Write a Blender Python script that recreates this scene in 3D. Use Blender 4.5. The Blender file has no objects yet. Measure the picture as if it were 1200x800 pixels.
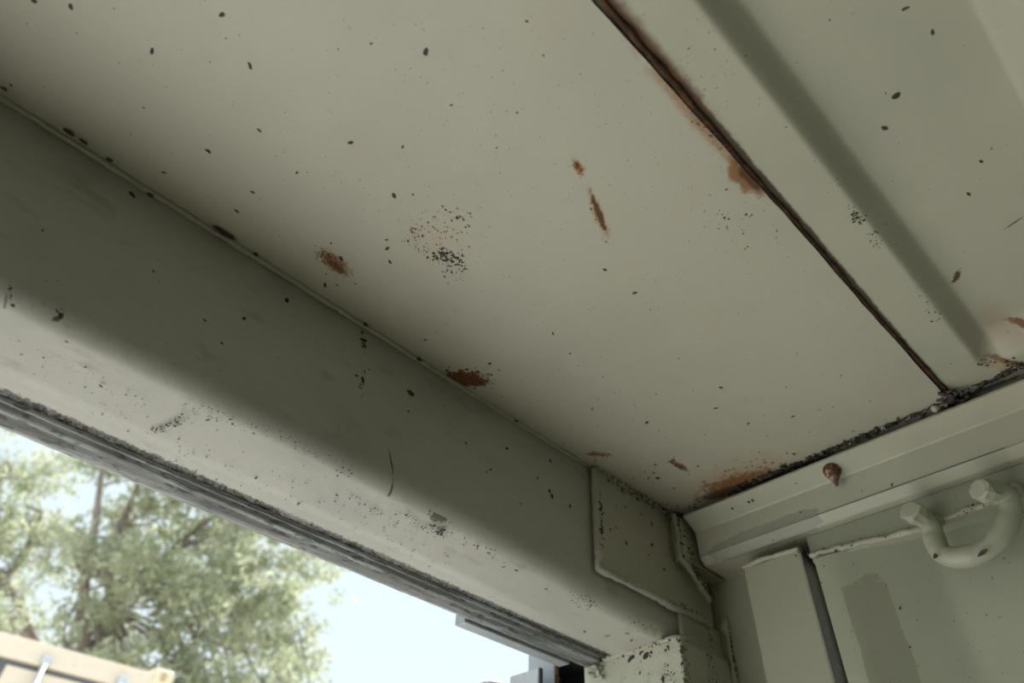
import bpy, bmesh, math, random
from mathutils import Vector, Matrix, Euler
import numpy as np
R = random.Random(7)
SC = bpy.context.scene
COL = SC.collection

# ------------------------------------------------------------------ camera, sky, sun, exposure
ZC = 2.0                                   # camera height above the container floor; coordinates below are measured from the camera
AX = Vector((1170, 825, 797)).normalized()
AY = Vector((-1037, 700, 797)); AY = (AY - AX * AX.dot(AY)).normalized()
AZ = AX.cross(AY)
cd = bpy.data.cameras.new('camera')
cam = bpy.data.objects.new('camera', cd)
COL.objects.link(cam)
SC.camera = cam
cd.sensor_width = 36.0
cd.lens = 36.0 * 797 / 1200
cd.clip_start = 0.01
cd.clip_end = 300
m3 = Matrix(((AX.x, -AX.y, -AX.z), (AY.x, -AY.y, -AY.z), (AZ.x, -AZ.y, -AZ.z)))
cam.matrix_world = Matrix.Translation((0, 0, ZC)) @ m3.to_4x4()
cd.dof.use_dof = True
cd.dof.focus_distance = 0.55
cd.dof.aperture_fstop = 5.8

W = bpy.data.worlds.new('World'); SC.world = W; W.use_nodes = True
wn = W.node_tree; wn.nodes.clear()
wo = wn.nodes.new('ShaderNodeOutputWorld'); wb = wn.nodes.new('ShaderNodeBackground')
wt = wn.nodes.new('ShaderNodeTexCoord'); ws = wn.nodes.new('ShaderNodeSeparateXYZ'); wr = wn.nodes.new('ShaderNodeValToRGB')
wn.links.new(wt.outputs['Generated'], ws.inputs[0]); wn.links.new(ws.outputs['Z'], wr.inputs[0])
wr.color_ramp.elements[0].position = 0.0; wr.color_ramp.elements[0].color = (0.86, 0.97, 1.0, 1)
wr.color_ramp.elements[1].position = 0.8; wr.color_ramp.elements[1].color = (0.74, 0.89, 1.0, 1)
wn.links.new(wr.outputs[0], wb.inputs['Color']); wb.inputs['Strength'].default_value = 1.2
wn.links.new(wb.outputs[0], wo.inputs[0])

sd = bpy.data.lights.new('sun', 'SUN'); sun = bpy.data.objects.new('sun', sd); COL.objects.link(sun)
sd.energy = 13.0; sd.angle = math.radians(1.0); sd.color = (1.0, 0.97, 0.93)
sun.rotation_euler = Vector((-0.40, -0.29, -0.87)).to_track_quat('-Z', 'Y').to_euler()

SC.view_settings.view_transform = 'Standard'
try: SC.view_settings.look = 'None'
except Exception: pass
SC.view_settings.exposure = -0.15
SC.view_settings.gamma = 1.0
SC.view_settings.use_curve_mapping = False
SC.cycles.max_bounces = 16
SC.cycles.diffuse_bounces = 10

# ------------------------------------------------------------------ helpers
def ray(px, py):
    c = Vector((px - 600, py - 400, 797))
    return Vector((AX.dot(c), AY.dot(c), AZ.dot(c)))
def on(ax, v, px, py):                     # where the sight line of a photo point meets the plane axis = v
    r = ray(px, py); return r * (v / r[ax])

def obj(name, bm, mats, parent=None, smooth=False, base=None):
    bmesh.ops.recalc_face_normals(bm, faces=bm.faces)
    me = bpy.data.meshes.new(name)
    off = Vector((0, 0, ZC))
    o = bpy.data.objects.new(name, me)
    COL.objects.link(o)
    if parent is not None:
        o.parent = parent
        q = parent; tot = Vector((0, 0, 0))
        while q is not None: tot += q.location; q = q.parent
        off = off - tot
    elif base is not None:
        o.location = Vector(base) + Vector((0, 0, ZC)); off = -Vector(base)
    bmesh.ops.translate(bm, verts=bm.verts, vec=off)
    bm.to_mesh(me); bm.free()
    for m in (mats if isinstance(mats, (list, tuple)) else [mats]): me.materials.append(m)
    if smooth:
        for p in me.polygons: p.use_smooth = True
    return o
def thing(name, base, label, cat, group=None):
    o = bpy.data.objects.new(name, None); COL.objects.link(o)
    o.empty_display_size = 0.05
    o.location = Vector(base) + Vector((0, 0, ZC))
    o['label'] = label; o['category'] = cat
    if group: o['group'] = group
    return o
def tag(o, label, cat, kind=None):
    o['label'] = label; o['category'] = cat
    if kind: o['kind'] = kind
    return o
def struct(o, label, cat):
    return tag(o, label, cat, 'structure')

def box(bm, lo, hi, bev=0.0, seg=2, mi=0):
    r = bmesh.ops.create_cube(bm, size=1.0)
    vs = r['verts']
    lo = Vector(lo); hi = Vector(hi)
    for v in vs:
        v.co = Vector([lo[i] + (v.co[i] + .5) * (hi[i] - lo[i]) for i in range(3)])
    fs = set(f for v in vs for f in v.link_faces)
    for f in fs: f.material_index = mi
    if bev > 0:
        es = list(set(e for f in fs for e in f.edges))
        bmesh.ops.bevel(bm, geom=es, offset=bev, segments=seg, affect='EDGES', profile=.5, clamp_overlap=True, material=-1)
def prism(bm, prof, axis, a, b, n=1, jit=0.0, close=True):
    # sweep a closed 2D profile along an axis (0: profile is y,z  1: profile is x,z)
    rings = []
    for k in range(n + 1):
        t = a + (b - a) * k / n
        ring = []
        for (u, w) in prof:
            du = R.uniform(-jit, jit); dw = R.uniform(-jit, jit)
            ring.append(bm.verts.new((t, u + du, w + dw) if axis == 0 else (u + du, t, w + dw)))
        rings.append(ring)
    m = len(prof)
    for k in range(n):
        for i in range(m if close else m - 1):
            j = (i + 1) % m
            bm.faces.new((rings[k][i], rings[k][j], rings[k + 1][j], rings[k + 1][i]))
    if close:
        bm.faces.new(rings[0]); bm.faces.new(rings[-1])
    return rings
def tube(bm, pts, rad, seg=10, jit=0.0, mi=0, caps=True):
    pts = [Vector(p) for p in pts]
    rs = rad if isinstance(rad, (list, tuple)) else [rad] * len(pts)
    up = None; rings = []
    for i, p in enumerate(pts):
        d = (pts[min(i + 1, len(pts) - 1)] - pts[max(i - 1, 0)]).normalized()
        if up is None: up = d.orthogonal().normalized()
        up = (up - d * up.dot(d)).normalized(); s = d.cross(up)
        rings.append([bm.verts.new(p + (up * math.cos(a) + s * math.sin(a)) * rs[i] * (1 + R.uniform(-jit, jit))) for a in [2 * math.pi * k / seg for k in range(seg)]])
    fs = []
    for i in range(len(pts) - 1):
        for k in range(seg):
            fs.append(bm.faces.new((rings[i][k], rings[i][(k + 1) % seg], rings[i + 1][(k + 1) % seg], rings[i + 1][k])))
    if caps: fs += [bm.faces.new(rings[0]), bm.faces.new(rings[-1])]
    for f in fs: f.material_index = mi; f.smooth = True
def resample(pts, step):
    pts = [Vector(p) for p in pts]; out = [pts[0]]
    for a, b in zip(pts, pts[1:]):
        n = max(1, int((b - a).length / step))
        for k in range(1, n + 1): out.append(a.lerp(b, k / n))
    return out
def spline(pts, n=6):
    pts = [Vector(p) for p in pts]; out = []
    for i in range(len(pts) - 1):
        p0 = pts[max(i - 1, 0)]; p1 = pts[i]; p2 = pts[i + 1]; p3 = pts[min(i + 2, len(pts) - 1)]
        for k in range(n):
            t = k / n
            out.append(.5 * ((2 * p1) + (p2 - p0) * t + (2 * p0 - 5 * p1 + 4 * p2 - p3) * t * t + (3 * p1 - p0 - 3 * p2 + p3) * t ** 3))
    return out + [pts[-1]]
def bead(bm, pts, r, step=0.004, jit=.22, wob=.18):
    p = resample(pts, step)
    p = [q + Vector([R.uniform(-1, 1) * r * wob for _ in range(3)]) for q in p]
    tube(bm, p, [r * (1 + R.uniform(-jit, jit)) for _ in p], 8, .12)
def flake(bm, c, n, L, wd, ang=None, mi=1, h=.0005, soft=False):
    # a crumb of dirt stuck on a surface: an irregular low mound
    n = Vector(n).normalized(); t = n.orthogonal().normalized()
    a = R.uniform(0, 6.28) if ang is None else ang
    u = t * math.cos(a) + n.cross(t) * math.sin(a); w = n.cross(u)
    k = 8; c = Vector(c)
    ring = [bm.verts.new(c + u * math.cos(2 * math.pi * i / k) * L * R.uniform(.75, 1.1) + w * math.sin(2 * math.pi * i / k) * wd * R.uniform(.65, 1.15) + n * .00005) for i in range(k)]
    top = bm.verts.new(c + n * h + u * R.uniform(-.2, .2) * L)
    for i in range(k):
        f = bm.faces.new((ring[i], ring[(i + 1) % k], top)); f.material_index = mi; f.smooth = True
def flakes_px(bm, ax, v, n, lst, sc=1.0, mi=1, f=.42):
    for q in lst:
        p = on(ax, v, q[0], q[1]); depth = p.dot(Vector((AX.z, AY.z, AZ.z)))
        L = q[2] * depth / 797 * .62 * sc
        flake(bm, p, n, L, L * (q[3] if len(q) > 3 else R.uniform(.4, .7)), None, mi)
def flakes_line(bm, ax, v, n, pts, count, size, spread, mi=1):
    P = [on(ax, v, *p) for p in pts]
    for _ in range(count):
        i = R.randrange(len(P) - 1); p = P[i].lerp(P[i + 1], R.random())
        d = (P[i + 1] - P[i]).normalized(); s = Vector(n).cross(d)
        p = p + s * R.gauss(0, spread)
        L = size * R.uniform(.35, 1.1)
        flake(bm, p, n, L, L * R.uniform(.4, .8), None, mi)

def cluster(bm, surf, n, centre, sx, sy, ang, count, lo, hi, mi=1):
    ca, sa = math.cos(math.radians(ang)), math.sin(math.radians(ang))
    for _ in range(count):
        u = R.gauss(0, sx); w = R.gauss(0, sy)
        p = surf(centre[0] + u * ca - w * sa, centre[1] + u * sa + w * ca)
        L = (lo + (hi - lo) * R.random() ** 2.5) * p.dot(Vector((AX.z, AY.z, AZ.z))) / 797 * .5
        flake(bm, p, n, L, L * R.uniform(.4, .9), None, mi, .00025)

# ------------------------------------------------------------------ materials
def lk(nt, a, b): nt.links.new(a, b)
class Mat:
    def __init__(s, name, base, rough=.5, metallic=0.0):
        s.m = bpy.data.materials.new(name); s.m.use_nodes = True
        s.nt = s.m.node_tree; s.nt.nodes.clear()
        s.out = s.nt.nodes.new('ShaderNodeOutputMaterial'); s.b = s.nt.nodes.new('ShaderNodeBsdfPrincipled')
        lk(s.nt, s.b.outputs[0], s.out.inputs[0])
        s.b.inputs['Roughness'].default_value = rough; s.b.inputs['Metallic'].default_value = metallic
        c = s.nt.nodes.new('ShaderNodeRGB'); c.outputs[0].default_value = (*base, 1); s.col = c.outputs[0]
        s.pos = s.nt.nodes.new('ShaderNodeNewGeometry').outputs['Position']
        s.cache = {}
    def noise(s, scale, detail=4, rough=.55, stretch=None):
        k = (scale, detail, rough, stretch)
        if k in s.cache: return s.cache[k]
        v = s.pos
        if stretch:
            mm = s.nt.nodes.new('ShaderNodeVectorMath'); mm.operation = 'MULTIPLY'; lk(s.nt, v, mm.inputs[0]); mm.inputs[1].default_value = stretch; v = mm.outputs[0]
        n = s.nt.nodes.new('ShaderNodeTexNoise'); n.inputs['Scale'].default_value = scale; n.inputs['Detail'].default_value = detail; n.inputs['Roughness'].default_value = rough
        lk(s.nt, v, n.inputs['Vector']); s.cache[k] = n.outputs['Fac']; return s.cache[k]
    def math(s, op, a, b=None, clamp=False):
        n = s.nt.nodes.new('ShaderNodeMath'); n.operation = op; n.use_clamp = clamp
        for i, x in enumerate((a, b)):
            if x is None: continue
            if isinstance(x, (int, float)): n.inputs[i].default_value = x
            else: lk(s.nt, x, n.inputs[i])
        return n.outputs[0]
    def rng(s, v, a, b, c=0.0, d=1.0, smooth=True):
        n = s.nt.nodes.new('ShaderNodeMapRange'); n.interpolation_type = 'SMOOTHSTEP' if smooth else 'LINEAR'
        lk(s.nt, v, n.inputs[0])
        for i, x in enumerate((a, b, c, d)): n.inputs[1 + i].default_value = x
        return n.outputs[0]
    def mix(s, fac, color, amt=1.0):
        n = s.nt.nodes.new('ShaderNodeMix'); n.data_type = 'RGBA'
        f = s.math('MULTIPLY', fac, amt, True)
        lk(s.nt, f, n.inputs[0]); lk(s.nt, s.col, n.inputs[6])
        n.inputs[7].default_value = (*color, 1); s.col = n.outputs[2]; return s
    def mottle(s, scale, color, lo=.45, hi=.75, amt=.3, detail=5, stretch=None):
        return s.mix(s.rng(s.noise(scale, detail, .6, stretch), lo, hi), color, amt)
    def dots(s, scale, color, lo=.70, hi=.76, amt=.6, area=None):
        m = s.rng(s.noise(scale, 2, .5), lo, hi)
        if area: m = s.math('MULTIPLY', m, s.rng(s.noise(area, 2, .5), .48, .68))
        return s.mix(m, color, amt)
    def stain(s, c, u, v, su, sv, color, amt=1.0, soft=.5, nscale=150, nk=1.2, rect=False, dots=None, thick=.012):
        # c centre, u/v axes, su/sv half sizes (camera-based coordinates)
        nt = s.nt; c = Vector(c) + Vector((0, 0, ZC)); u = Vector(u).normalized(); v = Vector(v).normalized()
        sub = nt.nodes.new('ShaderNodeVectorMath'); sub.operation = 'SUBTRACT'; lk(nt, s.pos, sub.inputs[0]); sub.inputs[1].default_value = c
        ab = []
        for ax, sz in ((u, su), (v, sv), (u.cross(v).normalized(), thick)):
            d = nt.nodes.new('ShaderNodeVectorMath'); d.operation = 'DOT_PRODUCT'; lk(nt, sub.outputs[0], d.inputs[0]); d.inputs[1].default_value = ax / sz
            ab.append(d.outputs['Value'])
        if rect: d = s.math('MAXIMUM', s.math('ABSOLUTE', ab[0]), s.math('ABSOLUTE', ab[1]))
        else: d = s.math('SQRT', s.math('ADD', s.math('MULTIPLY', ab[0], ab[0]), s.math('MULTIPLY', ab[1], ab[1])))
        on_face = s.math('LESS_THAN', s.math('ABSOLUTE', ab[2]), 1.0)
        nn = s.math('MULTIPLY', s.math('SUBTRACT', s.noise(nscale, 4, .6), .5), nk)
        m = s.math('MULTIPLY', s.rng(s.math('ADD', d, nn), 1.0, 1.0 - soft), on_face)
        if dots: m = s.math('MULTIPLY', m, s.rng(s.noise(dots[0], 2, .5), dots[1], dots[1] + .06))
        return s.mix(m, color, amt)
    def bump(s, scale, dist, strength=.5, detail=4, stretch=None):
        b = s.nt.nodes.new('ShaderNodeBump'); b.inputs['Strength'].default_value = strength; b.inputs['Distance'].default_value = dist
        lk(s.nt, s.noise(scale, detail, .55, stretch), b.inputs['Height'])
        if s.b.inputs['Normal'].is_linked: lk(s.nt, s.b.inputs['Normal'].links[0].from_socket, b.inputs['Normal'])
        lk(s.nt, b.outputs[0], s.b.inputs['Normal']); return s
    def done(s):
        lk(s.nt, s.col, s.b.inputs['Base Color']); return s.m
def stain_px(m, ax, v, p0, p1, wpx, color, **k):     # elongated mark from photo point p0 to p1, half width wpx
    a = on(ax, v, *p0); b = on(ax, v, *p1); c = (a + b) / 2; u = (b - a)
    n = Vector((0, 0, 0)); n[ax] = 1; w = n.cross(u).normalized()
    depth = c.dot(Vector((AX.z, AY.z, AZ.z)))
    return m.stain(c, u, w, u.length / 2, wpx * depth / 797, color, **k)

PAINT = (0.455, 0.455, 0.375)
WPAINT = (0.40, 0.43, 0.335)
DIRT = (0.035, 0.032, 0.022); RUST = (0.21, 0.085, 0.020); RUSTD = (0.075, 0.030, 0.010); ORANGE = (0.30, 0.125, 0.03)
BLACK = (0.012, 0.010, 0.008)
def paint(name, base=PAINT, rough=.42):
    m = Mat(name, base, rough)
    m.mottle(5, tuple(c * .86 for c in base), .42, .7, .6)
    m.mottle(28, tuple(c * 1.08 for c in base), .5, .75, .35)
    m.dots(330, (.12, .11, .08), .70, .76, .5, 14)
    m.bump(9, .004, .25).bump(160, .0006, .25)
    return m
rust_crumb = Mat('rust_crumb', (.10, .040, .013), .85).mottle(200, (.24, .105, .03), .45, .6, .7).bump(400, .0005, .6).done()
dirt = Mat('dirt_crumb', DIRT, .8).mottle(300, (.09, .08, .05), .4, .7, .6).bump(400, .0005, .6).done()

zc, zs = .400, .404
mp = paint('ceiling_plate_paint', (.475, .462, .385))
mp.mottle(12, (.50, .445, .35), .5, .8, .35)
mp.mottle(260, (.33, .30, .23), .62, .72, .35)
S = lambda p0, p1, w, col, **k: stain_px(mp, 2, zc, p0, p1, w, col, **k)
S((365, 285), (420, 335), 30, (.42, .32, .2), amt=.35, soft=.9)
S((370, 290), (413, 325), 14, (.19, .085, .03), amt=.85, nscale=260, nk=1.6)
S((383, 303), (404, 321), 5, RUSTD, amt=.8, nscale=330, nk=1.6)
S((505, 444), (585, 446), 24, (.36, .22, .12), amt=.35, soft=.9)
S((516, 440), (575, 448), 15, (.10, .028, .014), amt=.97, nscale=300, nk=2.0, soft=.3)
S((528, 442), (555, 446), 6, RUSTD, amt=.8, nscale=400, nk=1.8)
S((470, 285), (560, 285), 52, (.50, .43, .32), amt=.45, soft=.9)
S((672, 187), (684, 206), 6, (.15, .06, .02), amt=.95, nscale=300, nk=2.0)
S((686, 212), (716, 288), 9, (.36, .19, .07), amt=.75, soft=.9, nscale=160)
S((670, 182), (686, 210), 9, (.36, .19, .07), amt=.7, soft=.9, nscale=160)
S((690, 219), (713, 279), 4.5, (.10, .038, .012), amt=1, nscale=260, nk=1.6)
S((684, 532), (716, 532), 5, RUST, amt=.85, nscale=260, nk=2.0)
S((784, 538), (808, 553), 5, (.10, .05, .02), amt=.85, nscale=300, nk=2.4)
S((770, 585), (960, 525), 42, (.42, .30, .17), amt=.55, soft=.95, nscale=60)
S((805, 580), (925, 545), 17, (.24, .105, .03), amt=.9, nscale=140, nk=2.2, soft=.6)
S((810, 588), (900, 562), 12, RUSTD, amt=.9, nscale=120, nk=1.2, soft=.45)
S((860, 580), (1000, 523), 10, BLACK, amt=.95, nscale=70, nk=1.1, soft=.35)
S((930, 545), (1110, 470), 5, (.03, .028, .02), amt=.9, nscale=160, nk=1.6, soft=.4)
S((690, -10), (1120, 470), 3.0, (.05, .025, .012), amt=.9, nscale=160, nk=1.2)
S((720, 30), (905, 240), 13, ORANGE, amt=.65, nscale=70, nk=1.5, soft=.9)
S((846, 178), (897, 234), 16, (.24, .105, .03), amt=.9, nscale=130, nk=1.9, soft=.6)
S((858, 186), (900, 232), 9, RUSTD, amt=.92, nscale=110, nk=1.4, soft=.6)
ceil_plate = mp.done()

ms = paint('roof_sheet_paint', (.455, .455, .37))
S = lambda p0, p1, w, col, **k: stain_px(ms, 2, zs, p0, p1, w, col, **k)
S = lambda p0, p1, w, col, **k: stain_px(ms, 2, .42, p0, p1, w, col, **k)
S((1128, 316), (1119, 338), 4.5, (.08, .03, .015), amt=.95, nscale=300, nk=1.8)
S((1172, 376), (1215, 378), 5, (.13, .05, .015), amt=.95, nscale=220, nk=1.5)
S((1175, 275), (1205, 255), 1.6, (.07, .035, .02), amt=.9, nscale=300, nk=1.4)
S((1140, 350), (1205, 410), 28, (.38, .28, .18), amt=.45, soft=.95, nscale=60)
S = lambda p0, p1, w, col, **k: stain_px(ms, 2, .406, p0, p1, w, col, **k)
S((1150, 418), (1215, 427), 4.5, (.12, .055, .02), amt=.95, nscale=220, nk=1.6)
S((1130, 415), (1215, 436), 14, (.40, .29, .17), amt=.6, soft=.9, nscale=90)
ms.stain((.33, .0768, .404), (1, 0, 0), (0, 1, 0), .45, .0034, (.05, .026, .013), amt=.9, nscale=140, nk=.8, soft=.6)
ms.stain((.16, .0765, .404), (1, 0, 0), (0, 1, 0), .13, .0075, (.13, .06, .025), amt=.85, nscale=120, nk=.9, soft=.8)
S((1110, 470), (1210, 432), 5, (.05, .05, .04), amt=.8, nscale=160, nk=1.6)
roof_sheet_m = ms.done()
seam_rust = Mat('seam_rust', (.055, .028, .013), .85).mottle(60, (.12, .055, .02), .45, .65, .8).mottle(200, (.025, .017, .011), .5, .6, .6).bump(300, .001, .7).done()
sealant_m = Mat('sealant', (.05, .046, .036), .7).mottle(90, (.30, .29, .23), .56, .64, .8).bump(250, .001, .8).done()

yh = .390
mh = paint('header_paint', (.47, .47, .425))
S = lambda p0, p1, w, col, **k: stain_px(mh, 1, yh, p0, p1, w, col, **k)
S((455, 523), (462, 560), 1.5, DIRT, amt=.9, nscale=200, nk=1.0)
S((461, 555), (470, 590), 1.8, DIRT, amt=.8, nscale=200, nk=1.0)
S((69, 365), (72, 372), 6, DIRT, amt=.9, nscale=250, nk=2)
S((10, 335), (14, 362), 2, DIRT, amt=.8, nscale=250, nk=2)
zu = .2595
S = lambda p0, p1, w, col, **k: stain_px(mh, 2, zu, p0, p1, w, col, **k)
S((500, 615), (525, 625), 8, (.07, .065, .05), amt=.8, nscale=330, nk=2.6, soft=.3)
S((-10, 452), (700, 765), 5, (.09, .095, .09), amt=.8, nscale=150, nk=2.2, soft=.6)
mh.stain((0, .4640, .2558), (1, 0, 0), (0, 1, 0), 3, .0042, (.085, .09, .085), amt=.9, nscale=420, nk=2.6, soft=.5)
mh.mottle(45, (.33, .31, .26), .58, .70, .6, 6, (.5, 1.4, 1.4))
mh.mottle(200, (.20, .18, .14), .66, .72, .5, 3, (1, 3, 3))
mh.mottle(7, (.36, .37, .34), .5, .7, .5, 5, (1, 2, 2))
mh.bump(30, .002, .35, 5)
header_m = mh.done()
groove_shade_m = Mat('grime', (.045, .043, .032), .8).mottle(120, (.09, .085, .06), .5, .7, .6).bump(200, .001, .6).done()  # near-black colour standing in for the shade inside the groove
plain = paint('plain_paint', (.44, .435, .36)).mottle(120, (.25, .22, .16), .64, .72, .4).done()
weld_m = paint('weld_paint', (.45, .44, .365)).bump(220, .002, .8).done()
mr = paint('rail_paint', (.43, .445, .355), .38)
mr.mottle(2.2, (.47, .44, .35), .45, .6, .6)
mr.stain((.624, .295, .347), (0, 1, 0), (0, 0, 1), .066, .0125, (.30, .315, .255), amt=.9, soft=.06, nscale=60, nk=.8)
mr.stain((.624, .262, .352), (0, 1, 0), (0, 0, 1), .036, .008, (.30, .315, .255), amt=.9, soft=.06, nscale=80, nk=.6)
rail_m = mr.done()
mw = paint('wall_paint', WPAINT, .38)
mw.stain((.64, .214, .08), (0, 1, 0), (0, 0, 1), .0185, .208, (.285, .295, .225), amt=.9, soft=.02, nscale=55, nk=.34, rect=True, thick=.05)
mw.stain((.64, .05, .327), (0, 1, 0), (0, 0, 1), .25, .013, (.27, .285, .225), amt=.85, soft=.05, nscale=60, nk=.15, rect=True, thick=.02)
mw.dots(260, (.11, .10, .07), .72, .76, .6)
mw.dots(210, (.55, .56, .46), .73, .76, .5)
wall_m = mw.done()
strip_m = paint('strip_paint', (.39, .40, .315), .38).done()
mpost = paint('post_paint', (.52, .54, .44), .42)
mpost.mottle(140, (.08, .07, .045), .64, .68, .85)
mpost.mottle(60, (.42, .42, .33), .5, .65, .5).bump(60, .003, .6)
post_m = mpost.done()
ring_m = paint('ring_paint', (.40, .42, .325), .35).bump(70, .002, .4).done()
rust_m = Mat('rust_metal', (.15, .07, .03), .75).mottle(300, (.06, .026, .012), .4, .6, .8).mottle(170, (.45, .37, .28), .55, .62, .8).bump(350, .001, .8).done()
tip_m = Mat('tip_metal', (.42, .34, .27), .7).mottle(260, (.12, .055, .025), .48, .6, .8).done()
rub = Mat('rubber', (.16, .17, .165), .6)
rub.mottle(90, (.34, .36, .36), .46, .62, .8, 5, (.12, 1, 1)).mottle(220, (.04, .045, .042), .55, .63, .75, 4, (.35, 1, 1)).bump(120, .002, .8, 5, (.15, 1, 1))
rubber_m = rub.done()
rubber_dark = Mat('rubber_dark', (.045, .05, .048), .7).mottle(200, (.2, .21, .2), .62, .68, .6).bump(200, .001, .6).done()
blue_m = Mat('outer_paint', (.36, .40, .43), .45).mottle(40, (.46, .50, .53), .5, .7, .5).mottle(150, (.2, .2, .2), .64, .7, .5).bump(120, .001, .4).done()
dark_m = Mat('dark_steel', (.05, .05, .055), .6).mottle(40, (.10, .08, .06), .5, .7, .6).bump(150, .001, .5).done()  # near-black colour for the crack, the recess and the gap strip
hinge_m = Mat('hinge_paint', (.50, .52, .53), .45).mottle(60, (.12, .12, .12), .57, .63, .8).bump(150, .002, .6).done()

# ------------------------------------------------------------------ the setting
XL, YB = -1.73, -5.6
far_m = paint('far_wall_paint', (.20, .215, .165)).done()
b = bmesh.new(); box(b, (XL, YB, -2.03), (.68, .56, -2.0))
fm = Mat('floor_ply', (.155, .135, .10), .6).mottle(3, (.21, .185, .145), .4, .7, .7, 6, (6, 1, 1)).done()
struct(obj('floor', b, fm), 'scuffed plywood floor of the container, below the picture', 'floor')
b = bmesh.new(); box(b, (XL - .05, YB, -2.0), (XL, .39, .43))
struct(obj('wall_left', b, far_m), 'far painted steel side wall, out of the picture', 'wall')
b = bmesh.new(); box(b, (XL - .05, YB - .05, -2.0), (.7, YB, .43))
struct(obj('wall_back', b, far_m), 'closed end wall of the container, behind the viewer', 'wall')

# ceiling: flat plate by the header, lapped over by the pressed roof sheet
def roof_z(x, y):
    def ss(t): t = max(0, min(1, t)); return .55 * t + .45 * t * t * (3 - 2 * t)
    p = .230                                # pitch of the pressed ribs
    yy = (.0345 - y) % p                    # 0 at the middle of the first slope
    hw = .0085
    if yy > p - .03: yy -= p
    w = .110
    up = ss((yy + hw) / (2 * hw)); dn = ss((yy - w + hw) / (2 * hw))
    end = 1 - ss((x - (.564 + .10 * max(0, .02 - yy) )) / .026)
    if y > .06: return zs
    return zs + .0195 * (up - dn) * end
b = bmesh.new()
xs = [XL + (.0 - XL) * i / 12 for i in range(12)] + [i * .52 / 26 for i in range(26)] + [.52 + .005 * i for i in range(25)] + [.66, .70]
ys = []
y = YB
while y < -.5: ys.append(y); y += .23 / 24
while y < .098: ys.append(y); y += .0017
ys.append(.098)
gv = [[b.verts.new((x, y, roof_z(x, y))) for y in ys] for x in xs]
for i in range(len(xs) - 1):
    for j in range(len(ys) - 1):
        f = b.faces.new((gv[i][j], gv[i + 1][j], gv[i + 1][j + 1], gv[i][j + 1])); f.smooth = True
sheet_flakes = [(1061, 10, 9), (1093, 38, 8), (1037, 150, 9), (1150, 189, 6), (1135, 227, 7), (1162, 174, 3)]
DN = (0, 0, -1)
def on_roof(px, py):
    z = zs
    for _ in range(8):
        p = on(2, z, px, py); z = roof_z(p.x, p.y)
    return on(2, z, px, py)
for q in sheet_flakes + [(1050, 112, 9, .9)]:
    p = on_roof(*q[:2]); L = q[2] * p.dot(Vector((AX.z, AY.z, AZ.z))) / 797 * .6
    flake(b, p, (0, 0, -1), L, L * (.9 if len(q) > 3 else .5))
for _ in range(70):
    p = on_roof(R.uniform(760, 1200), R.uniform(0, 440))
    if p.y > .072 or p.x > .6: continue
    L = R.choice((.0004, .0005, .0006, .0009)); flake(b, p, (0, 0, -1), L, L * .6, h=.0002)
for a in [((1004, 254), 3.5, 5, -30, 70, 1, 5), ((1024, 280), 4, 9, -35, 24, 1, 4), ((1092, 365), 6, 10, -35, 26, 1, 4), ((1080, 340), 12, 20, -35, 20, 1, 3), ((985, 215), 14, 26, -35, 30, 1, 3), ((830, 90), 18, 30, -35, 30, 1, 3), ((1170, 425), 18, 2.5, 3, 40, 1, 6)]:
    cluster(b, on_roof, DN, *a)
ceiling = obj('ceiling', b, [roof_sheet_m, dirt])
# the flakes face down; keep the sheet's own winding
struct(ceiling, 'pale grey painted steel roof with pressed ribs and rust spots overhead', 'ceiling')
b = bmesh.new()
# plate with a slightly wavy inner edge
n = 160; lo = []; hi = []
x0, x1 = XL, .70
for i in range(n + 1):
    x = x0 + (x1 - x0) * i / n
    e = .0815 + .0012 * math.sin(x * 11 + .5) + R.uniform(-.0004, .0004) - (.003 * max(0, (x - .45) / .15) if x > .45 else 0)
    lo.append((x, e))
dv = [[b.verts.new((x, yv, z)) for (x, e) in lo for yv in ((e,) if k == 0 else (.41,))] for k, z in ((0, zc), (1, zc), (0, zs - .0002), (1, zs - .0002))]
for i in range(n):
    for (p, q) in ((0, 1), (0, 2), (1, 3)):
        f = b.faces.new((dv[p][i], dv[p][i + 1], dv[q][i + 1], dv[q][i]))
        f.material_index = 2 if (p, q) == (0, 2) else 0
flakes_px(b, 2, zc, DN, [(260, 17, 8), (178, 60, 9), (293, 77, 8), (304, 153, 6), (244, 177, 7), (192, 202, 6), (277, 247, 6), (83, 8, 7), (40, 1, 7), (13, 100, 4), (265, 45, 3), (168, 126, 3), (296, 225, 5), (348, 202, 4),
    (499, 61, 9), (435, 51, 4), (529, 123, 4), (411, 167, 7), (472, 172, 4), (462, 229, 7), (484, 228, 3), (606, 132, 3), (581, 159, 2.5), (582, 173, 2.5), (617, 25, 4), (637, 65, 3),
    (454, 291, 6), (457, 307, 6), (400, 303, 7), (381, 334, 6), (574, 426, 5), (498, 398, 4), (511, 389, 3), (453, 281, 4), (388, 285, 3), (395, 334, 3),
    (709, 316, 5), (744, 343, 6), (648, 391, 5), (668, 414, 3), (795, 420, 3), (845, 454, 5), (839, 478, 5), (758, 495, 5), (694, 479, 4), (877, 496, 4), (929, 488, 5), (934, 414, 2.5), (818, 546, 4), (768, 544, 4), (766, 554, 4), (770, 560, 5),
    (756, 553, 3), (760, 560, 4), (771, 560, 5), (790, 572, 4), (742, 560, 3), (660, 520, 3), (1000, 505, 4), (960, 480, 3), (1020, 470, 3), (985, 440, 3)])
for _ in range(1100):
    px = R.uniform(380, 1110); py = R.uniform(20, 590)
    p = on(2, zc, px, py)
    if p.y < .09 or p.y > .385 or p.x > .60: continue
    L = R.choice((.00025, .0003, .0004, .0005)); flake(b, p, DN, L, L * R.uniform(.4, .9), h=.0002)
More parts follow.
